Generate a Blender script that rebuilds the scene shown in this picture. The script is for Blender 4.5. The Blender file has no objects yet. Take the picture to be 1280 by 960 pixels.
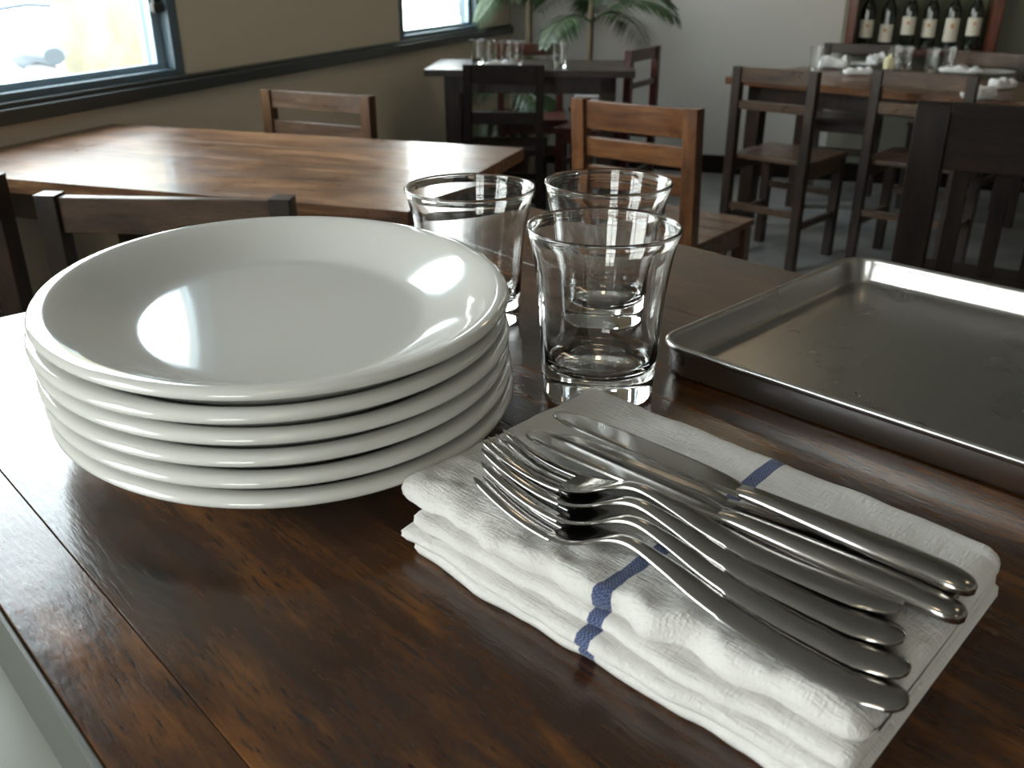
import bpy, bmesh, math, random
from mathutils import Vector, Matrix, noise
R = math.radians
random.seed(7)
S = bpy.context.scene
COL = S.collection

# ------------------------------------------------------------------ camera
CAMZ = 1.15
PITCH = 24.4
FPX = 1135.0
cam_data = bpy.data.cameras.new('camera')
cam = bpy.data.objects.new('camera', cam_data)
COL.objects.link(cam)
cam.location = (0, 0, CAMZ)
cam.rotation_euler = (R(90 - PITCH), 0, 0)
cam_data.sensor_width = 36
cam_data.lens = FPX * 36 / 1280
cam_data.clip_start = 0.01
cam_data.dof.use_dof = True
cam_data.dof.focus_distance = 0.52
cam_data.dof.aperture_fstop = 16
S.camera = cam

# ------------------------------------------------------------------ world, exposure
S.view_settings.view_transform = 'Standard'
S.view_settings.look = 'None'
S.view_settings.gamma = 1
S.view_settings.use_curve_mapping = False
S.view_settings.exposure = 0.22
S.cycles.max_bounces = 16
S.cycles.diffuse_bounces = 8
SKY = 10.5
w = bpy.data.worlds.new('daylight')
S.world = w
w.use_nodes = True
nt = w.node_tree
nt.nodes.clear()
tc = nt.nodes.new('ShaderNodeTexCoord')
sp = nt.nodes.new('ShaderNodeSeparateXYZ')
rp = nt.nodes.new('ShaderNodeValToRGB')
rp.color_ramp.elements[0].position = 0.0
rp.color_ramp.elements[0].color = (1.0, 0.97, 0.90, 1)
rp.color_ramp.elements[1].position = 0.6
rp.color_ramp.elements[1].color = (0.80, 0.90, 1.0, 1)
bg = nt.nodes.new('ShaderNodeBackground')
bg.inputs['Strength'].default_value = SKY
wo = nt.nodes.new('ShaderNodeOutputWorld')
nt.links.new(tc.outputs['Generated'], sp.inputs[0])
nt.links.new(sp.outputs['Z'], rp.inputs[0])
nt.links.new(rp.outputs[0], bg.inputs[0])
nt.links.new(bg.outputs[0], wo.inputs[0])

# room frame: origin at the far left corner, x along the back wall, y along the window wall
ANG = R(-18.4)
KX, KY = -0.017, 6.18
ROOM = Matrix.Translation((KX, KY, 0)) @ Matrix.Rotation(ANG, 4, 'Z')
WINDOWS = [(-4.93, -3.28), (-1.64, -0.56), (-8.2, -6.3)]      # spans along the window wall (room y); last one unseen, added for light
WZ0, WZ1 = 0.86, 2.45
ADDED_REARWIN = (1.2, 2.4)                                          # unseen window added for light: span along the rear wall (room x)
REAR = -9.2
WIDTH = 7.0
CEIL = 2.85


def portal(name, loc, rot, sx, sy):
    d = bpy.data.lights.new(name, 'AREA')
    d.shape = 'RECTANGLE'
    d.size, d.size_y = sx, sy
    d.cycles.is_portal = True
    o = bpy.data.objects.new(name, d)
    COL.objects.link(o)
    o.matrix_world = ROOM @ Matrix.Translation(loc) @ rot
    return o


for (a, b) in WINDOWS:
    # area light looks down its -Z: aim it along room +x
    portal('window_portal', (-0.17, (a + b) / 2, (WZ0 + WZ1) / 2),
           Matrix(((0, 0, -1, 0), (1, 0, 0, 0), (0, -1, 0, 0), (0, 0, 0, 1))), b - a, WZ1 - WZ0)
portal('window_portal', ((ADDED_REARWIN[0] + ADDED_REARWIN[1]) / 2, REAR - 0.17, 1.5),
       Matrix(((1, 0, 0, 0), (0, 0, -1, 0), (0, 1, 0, 0), (0, 0, 0, 1))), ADDED_REARWIN[1] - ADDED_REARWIN[0], 1.4)


# ------------------------------------------------------------------ helpers
def pix(px, py, z):
    """point of the plane at height z seen at a place of the photograph"""
    v = 480 - py
    th = R(PITCH)
    fw = FPX * math.cos(th) + v * math.sin(th)
    dn = FPX * math.sin(th) - v * math.cos(th)
    t = (CAMZ - z) / dn
    return Vector(((px - 640) * t, fw * t, z))


def rotz(a):
    return Matrix.Rotation(a, 4, 'Z')


class MB:
    def __init__(s):
        s.v, s.f, s.m = [], [], []

    def add(s, vs, fs, mi=0):
        n = len(s.v)
        s.v += [Vector(p) for p in vs]
        s.f += [tuple(i + n for i in f) for f in fs]
        s.m += [mi] * len(fs)
        return s

    def box(s, x0, x1, y0, y1, z0, z1, M=None, mi=0, taper=0):
        vs = [Vector(p) for p in ((x0, y0, z0), (x1, y0, z0), (x1, y1, z0), (x0, y1, z0),
                                  (x0 + taper, y0 + taper, z1), (x1 - taper, y0 + taper, z1),
                                  (x1 - taper, y1 - taper, z1), (x0 + taper, y1 - taper, z1))]
        if M:
            vs = [M @ p for p in vs]
        return s.add(vs, [(0, 3, 2, 1), (4, 5, 6, 7), (0, 1, 5, 4), (1, 2, 6, 5), (2, 3, 7, 6), (3, 0, 4, 7)], mi)

    def loops(s, loops, cap0=True, cap1=True, closed=True, mi=0):
        n = len(loops[0])
        vs = [p for l in loops for p in l]
        fs = []
        for i in range(len(loops) - 1):
            for j in range(n if closed else n - 1):
                k = (j + 1) % n
                fs.append((i * n + j, i * n + k, (i + 1) * n + k, (i + 1) * n + j))
        if cap0:
            fs.append(tuple(range(n - 1, -1, -1)))
        if cap1:
            fs.append(tuple((len(loops) - 1) * n + j for j in range(n)))
        return s.add(vs, fs, mi)

    def lathe(s, prof, n=48, M=None, ring=False, mi=0):
        """prof: (r, z) list; r = 0 at an end closes it with a fan"""
        vs, fs, idx = [], [], []
        for (r, z) in prof:
            if r < 1e-7:
                idx.append([len(vs)]); vs.append(Vector((0, 0, z)))
            else:
                idx.append(list(range(len(vs), len(vs) + n)))
                vs += [Vector((r * math.cos(2 * math.pi * k / n), r * math.sin(2 * math.pi * k / n), z)) for k in range(n)]
        for a, b in zip(idx, idx[1:]):
            for k in range(n):
                k2 = (k + 1) % n
                if len(a) == 1 and len(b) == 1: continue
                if len(a) == 1: fs.append((a[0], b[k], b[k2]) if True else None)
                elif len(b) == 1: fs.append((a[k], b[0], a[k2]))
                else: fs.append((a[k], b[k], b[k2], a[k2]))
        if M: vs = [M @ p for p in vs]
        return s.add(vs, fs, mi)

    def tube(s, pts, r, n=8, mi=0):
        pts = [Vector(p) for p in pts]
        rs = r if isinstance(r, (list, tuple)) else [r] * len(pts)
        loops = []
        for i, p in enumerate(pts):
            d = (pts[min(i + 1, len(pts) - 1)] - pts[max(i - 1, 0)]).normalized()
            up = Vector((0, 0, 1)) if abs(d.z) < .9 else Vector((1, 0, 0))
            a = d.cross(up).normalized(); b = d.cross(a)
            loops.append([p + (a * math.cos(2 * math.pi * k / n) + b * math.sin(2 * math.pi * k / n)) * rs[i] for k in range(n)])
        return s.loops(loops, mi=mi)

    def build(s, name, mats, parent=None, M=None, bevel=0, seg=2, smooth=True, angle=38, subsurf=0):
        me = bpy.data.meshes.new(name)
        me.from_pydata([tuple(p) for p in s.v], [], s.f)
        mats = mats if isinstance(mats, (list, tuple)) else [mats]
        for m in mats: me.materials.append(m)
        if len(mats) > 1:
            me.polygons.foreach_set('material_index', s.m)
        bm = bmesh.new(); bm.from_mesh(me)
        bmesh.ops.recalc_face_normals(bm, faces=bm.faces)
        bm.to_mesh(me); bm.free()
        if smooth:
            me.polygons.foreach_set('use_smooth', [True] * len(me.polygons))
            me.set_sharp_from_angle(angle=R(angle))
        o = bpy.data.objects.new(name, me)
        COL.objects.link(o)
        if M is not None: o.matrix_world = M
        if parent: o.parent = parent
        if bevel:
            b = o.modifiers.new('bevel', 'BEVEL'); b.width = bevel; b.segments = seg; b.limit_method = 'ANGLE'
        if subsurf:
            b = o.modifiers.new('subsurf', 'SUBSURF'); b.levels = subsurf; b.render_levels = subsurf
        return o


def box(name, d, mats, parent=None, M=None, bevel=0.002, **k):
    return MB().box(*d).build(name, mats, parent, M, bevel, **k)


def tag(o, label=None, cat=None, group=None, kind=None):
    if label: o['label'] = label
    if cat: o['category'] = cat
    if group: o['group'] = group
    if kind: o['kind'] = kind
    return o


def thing(name, label, cat, loc=(0, 0, 0), rz=0, group=None):
    o = bpy.data.objects.new(name, None)
    COL.objects.link(o)
    o.location = loc; o.rotation_euler = (0, 0, rz)
    o.empty_display_size = .05
    return tag(o, label, cat, group)


def struct(o):
    o['kind'] = 'structure'
    return o


def dup(src, loc, rz=None, label=None):
    def cp(o, par):
        c = o.copy(); COL.objects.link(c); c.parent = par
        for ch in list(o.children):
            cp(ch, c)
        return c
    c = cp(src, None)
    c.location = loc
    if rz is not None: c.rotation_euler = (0, 0, rz)
    if label: c['label'] = label
    return c


# ------------------------------------------------------------------ materials
def new_mat(name):
    m = bpy.data.materials.new(name); m.use_nodes = True
    n = m.node_tree
    b = n.nodes['Principled BSDF']
    return m, n, b


def plain(name, col, rough=.5, metal=0, bump=0, bscale=200, var=0, coat=0, spec=.5):
    m, n, b = new_mat(name)
    b.inputs['Base Color'].default_value = (*col, 1)
    b.inputs['Roughness'].default_value = rough
    b.inputs['Metallic'].default_value = metal
    b.inputs['Coat Weight'].default_value = coat
    b.inputs['Specular IOR Level'].default_value = spec
    if bump or var:
        t = n.nodes.new('ShaderNodeTexCoord')
        ns = n.nodes.new('ShaderNodeTexNoise'); ns.inputs['Scale'].default_value = bscale
        ns.inputs['Detail'].default_value = 5
        n.links.new(t.outputs['Object'], ns.inputs['Vector'])
        if bump:
            bp = n.nodes.new('ShaderNodeBump'); bp.inputs['Strength'].default_value = bump
            bp.inputs['Distance'].default_value = .002
            n.links.new(ns.outputs['Fac'], bp.inputs['Height'])
            n.links.new(bp.outputs[0], b.inputs['Normal'])
        if var:
            n2 = n.nodes.new('ShaderNodeTexNoise'); n2.inputs['Scale'].default_value = bscale * .12
            n2.inputs['Detail'].default_value = 6
            n.links.new(t.outputs['Object'], n2.inputs['Vector'])
            cr = n.nodes.new('ShaderNodeValToRGB')
            cr.color_ramp.elements[0].position = .3; cr.color_ramp.elements[1].position = .7
            cr.color_ramp.elements[0].color = (*[c * (1 - var) for c in col], 1)
            cr.color_ramp.elements[1].color = (*[min(1, c * (1 + var)) for c in col], 1)
            n.links.new(n2.outputs['Fac'], cr.inputs[0])
            n.links.new(cr.outputs[0], b.inputs['Base Color'])
    return m


def wood(name, cols, axis='x', rough=(.18, .38), scale=1.0, stretch=9, bump=.25, coat=.4, spec=.5, fleck=.5, ramp=(.36, .52, .68), fsc=34):
    m, n, b = new_mat(name)
    N, L = n.nodes, n.links
    t = N.new('ShaderNodeTexCoord')
    oi = N.new('ShaderNodeObjectInfo')
    ad = N.new('ShaderNodeVectorMath'); ad.operation = 'ADD'
    mul = N.new('ShaderNodeMath'); mul.operation = 'MULTIPLY'; mul.inputs[1].default_value = 17.0
    L.new(oi.outputs['Random'], mul.inputs[0])
    L.new(t.outputs['Object'], ad.inputs[0]); L.new(mul.outputs[0], ad.inputs[1])

    def mapped(s, st):
        mp = N.new('ShaderNodeMapping')
        v = [s * st] * 3
        v['xyz'.index(axis)] = s
        mp.inputs['Scale'].default_value = v
        L.new(ad.outputs[0], mp.inputs['Vector'])
        return mp

    def nz(mp, sc, det=6, dist=0.0, ro=.6):
        q = N.new('ShaderNodeTexNoise'); q.inputs['Scale'].default_value = sc
        q.inputs['Detail'].default_value = det; q.inputs['Distortion'].default_value = dist
        q.inputs['Roughness'].default_value = ro
        L.new(mp.outputs[0], q.inputs['Vector'])
        return q
    big = nz(mapped(scale, 3.0), 4.5, 5, .6)
    grain = nz(mapped(scale, stretch), 7, 8, .5, .65)
    fl = nz(mapped(scale, 7), fsc, 3, .3)
    mix = N.new('ShaderNodeMix'); mix.data_type = 'FLOAT'; mix.inputs[0].default_value = .5
    L.new(big.outputs['Fac'], mix.inputs[2]); L.new(grain.outputs['Fac'], mix.inputs[3])
    cr = N.new('ShaderNodeValToRGB')
    e = cr.color_ramp.elements
    e[0].position, e[0].color = ramp[0], (*cols[0], 1)
    e[1].position, e[1].color = ramp[2], (*cols[2], 1)
    k = e.new(ramp[1]); k.color = (*cols[1], 1)
    L.new(mix.outputs[0], cr.inputs[0])
    # dark flecks of the pores
    fr = N.new('ShaderNodeValToRGB')
    fr.color_ramp.elements[0].position = .30; fr.color_ramp.elements[1].position = .45
    fr.color_ramp.elements[0].color = (1 - fleck,) * 3 + (1,)
    fr.color_ramp.elements[1].color = (1, 1, 1, 1)
    L.new(fl.outputs['Fac'], fr.inputs[0])
    mm = N.new('ShaderNodeMix'); mm.data_type = 'RGBA'; mm.blend_type = 'MULTIPLY'; mm.inputs[0].default_value = 1
    L.new(cr.outputs[0], mm.inputs[6]); L.new(fr.outputs[0], mm.inputs[7])
    L.new(mm.outputs[2], b.inputs['Base Color'])
    rr = N.new('ShaderNodeMapRange')
    rr.inputs['From Min'].default_value = .3; rr.inputs['From Max'].default_value = .7
    rr.inputs['To Min'].default_value = rough[0]; rr.inputs['To Max'].default_value = rough[1]
    rn = nz(mapped(1, 1), 9, 6)
    L.new(rn.outputs['Fac'], rr.inputs['Value']); L.new(rr.outputs[0], b.inputs['Roughness'])
    # fine relief
    am = N.new('ShaderNodeMath'); am.operation = 'ADD'
    fm = N.new('ShaderNodeMath'); fm.operation = 'MULTIPLY'; fm.inputs[1].default_value = .6
    L.new(fl.outputs['Fac'], fm.inputs[0])
    wav = nz(mapped(1, 1), 22, 3)
    L.new(wav.outputs['Fac'], am.inputs[0]); L.new(fm.outputs[0], am.inputs[1])
    bp = N.new('ShaderNodeBump'); bp.inputs['Strength'].default_value = bump; bp.inputs['Distance'].default_value = .0015
    L.new(am.outputs[0], bp.inputs['Height']); L.new(bp.outputs[0], b.inputs['Normal'])
    b.inputs['Coat Weight'].default_value = coat
    b.inputs['Coat Roughness'].default_value = .12
    b.inputs['Specular IOR Level'].default_value = spec
    return m


M_TOP = wood('dark_varnished_tabletop', [(.010, .004, .002), (.060, .021, .005), (.26, .098, .018)], scale=1.5, stretch=7, rough=(.15, .28), bump=.26, coat=.22, fleck=.8, ramp=(.34, .50, .72), fsc=44)
M_TOP2 = wood('brown_varnished_tabletop', [(.035, .014, .007), (.15, .068, .030), (.36, .19, .09)], scale=.8, stretch=15, rough=(.26, .42), bump=.3, coat=.3, fleck=.2)
M_DARK = wood('dark_chair_wood', [(.010, .006, .004), (.026, .013, .008), (.06, .026, .012)], axis='z', rough=(.3, .45), coat=.1)
M_DARKX = wood('dark_rail_wood', [(.010, .006, .004), (.028, .014, .009), (.065, .03, .015)], axis='x', rough=(.3, .45), coat=.1)
M_BRN = wood('brown_chair_wood', [(.030, .014, .007), (.075, .035, .015), (.14, .068, .028)], axis='z', rough=(.25, .4), coat=.2)
M_BRNX = wood('brown_rail_wood', [(.035, .019, .012), (.085, .048, .028), (.15, .09, .055)], axis='x', rough=(.25, .4), coat=.2)
M_WARM = wood('warm_brown_wood', [(.045, .018, .008), (.12, .048, .018), (.21, .09, .034)], axis='z', rough=(.25, .4), coat=.15)
M_WARMX = wood('warm_brown_rail_wood', [(.045, .018, .008), (.12, .048, .018), (.21, .09, .034)], axis='x', rough=(.25, .4), coat=.15)
M_RED = wood('reddish_chair_wood', [(.03, .007, .005), (.07, .014, .009), (.12, .028, .015)], axis='x', rough=(.3, .4), coat=.2)
M_EBONY = wood('ebony_chair_wood', [(.007, .005, .004), (.014, .009, .007), (.022, .014, .010)], axis='z', rough=(.45, .6), coat=.0, spec=.12)
M_EBONYX = wood('ebony_rail_wood', [(.007, .005, .004), (.014, .009, .007), (.022, .014, .010)], axis='x', rough=(.45, .6), coat=.0, spec=.12)
M_WHITE = plain('white_glazed_china', (.66, .66, .63), .10, coat=.5)
M_CHROME = plain('polished_steel', (.44, .425, .41), .14, 1, bump=.02, bscale=60)
M_BLADE = plain('satin_steel', (.38, .365, .35), .15, 1, bump=.02, bscale=40)
M_WALL = plain('warm_grey_wall_paint', (.72, .63, .50), .85, bump=.15, bscale=90)
M_BACK = plain('pale_grey_wall_paint', (.47, .455, .42), .8, bump=.15, bscale=90)
M_OLIVE = plain('olive_grey_wall', (.20, .20, .155), .8, bump=.15, bscale=90)
M_CEIL = plain('ceiling_paint', (.42, .40, .37), .9)
M_FLOOR = plain('grey_concrete_floor', (.25, .25, .24), .4, bump=.1, bscale=30, var=.25)
M_SILL = plain('dark_grey_sill_paint', (.055, .060, .058), .28, bump=.1, bscale=50)
M_FRAME = plain('blue_grey_window_frame', (.10, .15, .18), .4)
M_SASH = plain('light_blue_aluminium', (.32, .42, .50), .35, .3)
M_LATCH = plain('dark_latch_metal', (.05, .05, .045), .4, .6)
M_LEDGE = plain('pale_green_grey_paint', (.34, .355, .31), .30, bump=.1, bscale=25)
M_NAP2 = plain('white_napkin_cloth', (.78, .78, .78), .9, bump=.4, bscale=300)
M_BOTTLE = plain('dark_bottle_glass', (.008, .012, .008), .06, coat=.5)
M_FOIL = plain('black_foil', (.01, .01, .01), .3)
M_POT = plain('white_ceramic_pot', (.60, .60, .58), .4)
M_POTY = plain('cream_ceramic_pot', (.62, .56, .40), .5)
M_SOIL = plain('potting_soil', (.02, .014, .01), .95, bump=.8, bscale=80)
M_PALM = plain('palm_leaf', (.045, .085, .03), .5, var=.4, bscale=30)
M_TRUNK = plain('palm_stem', (.16, .12, .07), .7, bump=.6, bscale=60, var=.3)
M_RUBBER = plain('black_rubber', (.02, .02, .02), .7)


def glass_mat(name, col=(1, 1, 1), ior=1.5):
    m, n, b = new_mat(name)
    b.inputs['Base Color'].default_value = (*col, 1)
    b.inputs['Transmission Weight'].default_value = 1
    b.inputs['Roughness'].default_value = 0.0
    b.inputs['IOR'].default_value = ior
    return m


M_GLASS = glass_mat('clear_tumbler_glass', (.985, .99, .985))


def pane_mat():
    m, n, b = new_mat('window_pane_glass')
    n.nodes.remove(b)
    out = n.nodes['Material Output']
    tr = n.nodes.new('ShaderNodeBsdfTransparent'); tr.inputs[0].default_value = (.96, .98, .97, 1)
    gl = n.nodes.new('ShaderNodeBsdfGlossy'); gl.inputs['Roughness'].default_value = .02
    fr = n.nodes.new('ShaderNodeFresnel'); fr.inputs[0].default_value = 1.45
    mx = n.nodes.new('ShaderNodeMixShader')
    ge = n.nodes.new('ShaderNodeNewGeometry')
    iv = n.nodes.new('ShaderNodeMath'); iv.operation = 'SUBTRACT'; iv.inputs[0].default_value = 1
    ml = n.nodes.new('ShaderNodeMath'); ml.operation = 'MULTIPLY'
    n.links.new(ge.outputs['Backfacing'], iv.inputs[1])
    n.links.new(iv.outputs[0], ml.inputs[0]); n.links.new(fr.outputs[0], ml.inputs[1])
    n.links.new(ml.outputs[0], mx.inputs[0]); n.links.new(tr.outputs[0], mx.inputs[1]); n.links.new(gl.outputs[0], mx.inputs[2])
    n.links.new(mx.outputs[0], out.inputs[0])
    return m


M_PANE = pane_mat()


def steel_tray():
    m, n, b = new_mat('brushed_tray_steel')
    N, L = n.nodes, n.links
    b.inputs['Metallic'].default_value = 1
    b.inputs['Base Color'].default_value = (.45, .435, .42, 1)
    t = N.new('ShaderNodeTexCoord')
    mp = N.new('ShaderNodeMapping'); mp.inputs['Scale'].default_value = (2, 40, 40)
    L.new(t.outputs['Object'], mp.inputs['Vector'])
    a = N.new('ShaderNodeTexNoise'); a.inputs['Scale'].default_value = 18; a.inputs['Detail'].default_value = 6
    L.new(mp.outputs[0], a.inputs['Vector'])
    c = N.new('ShaderNodeTexNoise'); c.inputs['Scale'].default_value = 14; c.inputs['Detail'].default_value = 8
    L.new(t.outputs['Object'], c.inputs['Vector'])
    rr = N.new('ShaderNodeMapRange'); rr.inputs['From Min'].default_value = .3; rr.inputs['From Max'].default_value = .7
    rr.inputs['To Min'].default_value = .27; rr.inputs['To Max'].default_value = .285
    L.new(c.outputs['Fac'], rr.inputs['Value']); L.new(rr.outputs[0], b.inputs['Roughness'])
    bp = N.new('ShaderNodeBump'); bp.inputs['Strength'].default_value = .06; bp.inputs['Distance'].default_value = .001
    L.new(a.outputs['Fac'], bp.inputs['Height']); L.new(bp.outputs[0], b.inputs['Normal'])
    return m


M_TRAY = steel_tray()


def cloth_mat():
    """white woven cotton with a blue woven stripe across (flat colour of the weave)"""
    m, n, b = new_mat('white_cotton_with_blue_stripe')
    N, L = n.nodes, n.links
    t = N.new('ShaderNodeTexCoord')
    sx = N.new('ShaderNodeSeparateXYZ'); L.new(t.outputs['Object'], sx.inputs[0])
    wn = N.new('ShaderNodeTexNoise'); wn.inputs['Scale'].default_value = 25; L.new(t.outputs['Object'], wn.inputs['Vector'])
    wa = N.new('ShaderNodeMath'); wa.operation = 'MULTIPLY_ADD'; wa.inputs[1].default_value = .006; wa.inputs[2].default_value = -.003
    L.new(wn.outputs['Fac'], wa.inputs[0])
    ax = N.new('ShaderNodeMath'); ax.operation = 'ADD'; L.new(sx.outputs['X'], ax.inputs[0]); L.new(wa.outputs[0], ax.inputs[1])
    d = N.new('ShaderNodeMath'); d.operation = 'SUBTRACT'; d.inputs[1].default_value = .1185; L.new(ax.outputs[0], d.inputs[0])
    ab = N.new('ShaderNodeMath'); ab.operation = 'ABSOLUTE'; L.new(d.outputs[0], ab.inputs[0])
    lt = N.new('ShaderNodeMath'); lt.operation = 'LESS_THAN'; lt.inputs[1].default_value = .0036; L.new(ab.outputs[0], lt.inputs[0])
    ck = N.new('ShaderNodeTexChecker'); ck.inputs['Scale'].default_value = 1100
    ck.inputs['Color1'].default_value = (.035, .05, .12, 1); ck.inputs['Color2'].default_value = (.13, .16, .28, 1)
    L.new(t.outputs['Object'], ck.inputs['Vector'])
    mx = N.new('ShaderNodeMix'); mx.data_type = 'RGBA'
    mx.inputs[6].default_value = (.67, .655, .63, 1)
    L.new(lt.outputs[0], mx.inputs[0]); L.new(ck.outputs['Color'], mx.inputs[7])
    L.new(mx.outputs[2], b.inputs['Base Color'])
    b.inputs['Roughness'].default_value = .95
    b.inputs['Specular IOR Level'].default_value = .15
    b.inputs['Sheen Weight'].default_value = .2
    # weave relief
    hs = []
    for k_, sc in enumerate(((90, 700, 300), (700, 110, 300))):
        mp = N.new('ShaderNodeMapping'); mp.inputs['Scale'].default_value = sc; mp.inputs['Rotation'].default_value = (0, 0, .12 * k_)
        L.new(t.outputs['Object'], mp.inputs['Vector'])
        q = N.new('ShaderNodeTexNoise'); q.inputs['Scale'].default_value = 1.4; q.inputs['Detail'].default_value = 2
        L.new(mp.outputs[0], q.inputs['Vector']); hs.append(q)
    ns = N.new('ShaderNodeTexNoise'); ns.inputs['Scale'].default_value = 130; ns.inputs['Detail'].default_value = 4
    L.new(t.outputs['Object'], ns.inputs['Vector'])
    a1 = N.new('ShaderNodeMath'); a1.operation = 'ADD'; L.new(hs[0].outputs['Fac'], a1.inputs[0]); L.new(hs[1].outputs['Fac'], a1.inputs[1])
    a2 = N.new('ShaderNodeMath'); a2.operation = 'ADD'; L.new(a1.outputs[0], a2.inputs[0]); L.new(ns.outputs['Fac'], a2.inputs[1])
    bp = N.new('ShaderNodeBump'); bp.inputs['Strength'].default_value = .8; bp.inputs['Distance'].default_value = .0009
    L.new(a2.outputs[0], bp.inputs['Height']); L.new(bp.outputs[0], b.inputs['Normal'])
    return m


M_CLOTH = cloth_mat()

# ------------------------------------------------------------------ the room
T = .15
# window wall (room x = 0), pierced by three windows
mb = MB()
cuts = sorted(WINDOWS)
y = REAR - T
for (a, b) in cuts:
    mb.box(-T, 0, y, a, 0, CEIL)
    mb.box(-T, 0, a, b, 0, WZ0)
    mb.box(-T, 0, a, b, WZ1, CEIL)
    y = b
mb.box(-T, 0, y, T, 0, CEIL)
struct(mb.build('wall_left', M_WALL, M=ROOM, smooth=False))
CAB0, CAB1 = 2.02, 2.78
SPLIT = 2.70
struct(MB().box(0, 2.0, 0, T, 0, CEIL).build('wall_back', M_BACK, M=ROOM, smooth=False))
struct(MB().box(2.0, WIDTH, 0, T, 0, CEIL).build('wall_back', M_OLIVE, M=ROOM, smooth=False))  # right stretch of the back wall, in a darker olive grey
struct(MB().box(WIDTH, WIDTH + T, REAR, T, 0, CEIL).build('wall_right', M_BACK, M=ROOM, smooth=False))
mb = MB()
a, b = ADDED_REARWIN
mb.box(0, a, REAR - T, REAR, 0, CEIL).box(a, b, REAR - T, REAR, 0, .8).box(a, b, REAR - T, REAR, 2.2, CEIL).box(b, WIDTH, REAR - T, REAR, 0, CEIL)
struct(mb.build('wall_front', M_BACK, M=ROOM, smooth=False))
struct(MB().box(-T, WIDTH + T, REAR - T, T, -.1, 0).build('floor', M_FLOOR, M=ROOM, smooth=False))
struct(MB().box(-T, WIDTH + T, REAR - T, T, CEIL, CEIL + .1).build('ceiling', M_CEIL, M=ROOM, smooth=False))
struct(box('baseboard_back', (0.0, WIDTH, -.015, 0, 0, .11), M_EBONYX, M=ROOM))
struct(box('baseboard_left', (0, .015, REAR, -.016, 0, .10), M_SILL, M=ROOM))
# long dark sill running under the windows
struct(MB().box(0, .035, REAR + .01, -.02, .80, .838).box(0, .022, REAR + .01, -.02, .838, .852).build('trim_1', M_SILL, M=ROOM, bevel=.003))


def window(n, a, b, latch=False, single=False):
    fr = struct(MB().build('window_%d' % n, M_FRAME, M=ROOM)) if False else None
    mb = MB()
    f = .045
    mb.box(-.10, .005, a, a + f, WZ0 - .008, WZ1)
    mb.box(-.10, .005, b - f, b, WZ0 - .008, WZ1)
    mb.box(-.10, .005, a + f, b - f, WZ1 - f, WZ1)
    mb.box(-.10, .005, a + f, b - f, WZ0 - .008, WZ0 + .012)
    w_ = struct(mb.build('window_%d' % n, M_FRAME, M=ROOM, bevel=.002))
    a2, b2 = a + f, b - f
    q = .038
    mid = (a2 + b2) / 2
    for (p0, p1, off) in (((a2, b2, -.03),) if single else ((a2, mid - .25, -.055), (mid - .25 - q, b2, -.03))):
        s = MB()
        s.box(off - .02, off, p0, p0 + q, WZ0 + .012, WZ1 - f)
        s.box(off - .02, off, p1 - q, p1, WZ0 + .012, WZ1 - f)
        s.box(off - .02, off, p0 + q, p1 - q, WZ1 - f - q, WZ1 - f)
        s.box(off - .02, off, p0 + q, p1 - q, WZ0 + .012, WZ0 + .030)
        so = s.build('sash', M_SASH, parent=w_, bevel=.002)
        MB().box(off - .012, off - .008, p0 + q, p1 - q, WZ0 + .03, WZ1 - f - q).build('pane', M_PANE, parent=so, smooth=False)
    if latch:
        # latch on the sash stile beside the far jamb
        l = MB().box(-.028, -.012, b2 - .034, b2 - .006, 1.035, 1.20)
        l.box(-.014, .004, b2 - .058, b2 - .012, 1.04, 1.065)
        l.build('latch', M_LATCH, parent=w_, bevel=.003)
    return w_


window(1, *WINDOWS[0], latch=True)
window(2, *WINDOWS[1], single=True)
window(3, *WINDOWS[2])  # unseen extra window, added to light the plates and tray
a, b = ADDED_REARWIN
mb = MB()
for (x0, x1, z0, z1) in ((a, a + .05, .8, 2.2), (b - .05, b, .8, 2.2), (a + .05, b - .05, .8, .85), (a + .05, b - .05, 2.15, 2.2), ((a + b) / 2 - .025, (a + b) / 2 + .025, .85, 2.15)):
    mb.box(x0, x1, REAR - .09, REAR - .03, z0, z1)
w4 = struct(mb.build('window_4', M_FRAME, M=ROOM, bevel=.002))  # window added behind the camera as a light source, never in view
MB().box(a + .05, b - .05, REAR - .065, REAR - .06, .85, 2.15).build('pane', M_PANE, parent=w4, smooth=False)

# ------------------------------------------------------------------ outside
M_GROUND = plain('pale_paving', (.50, .49, .46), .9, bump=.2, bscale=8)
M_STUCCO = plain('cream_garden_wall', (.19, .175, .12), .95, bump=.5, bscale=25, var=.3)
M_HEDGE = plain('yellow_green_leaves', (.15, .16, .07), .8, var=.5, bscale=12)
struct(MB().box(-30, -T - .01, -25, 12, -.16, -.10).build('ground_outside', M_GROUND, M=ROOM, smooth=False))
gw = tag(MB().box(-4.0, -3.85, .45, 4.5, -.10, 2.6).build('garden_wall', M_STUCCO, M=ROOM, smooth=False),
         'sunlit cream stucco garden wall outside the left window', 'wall')


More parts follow.
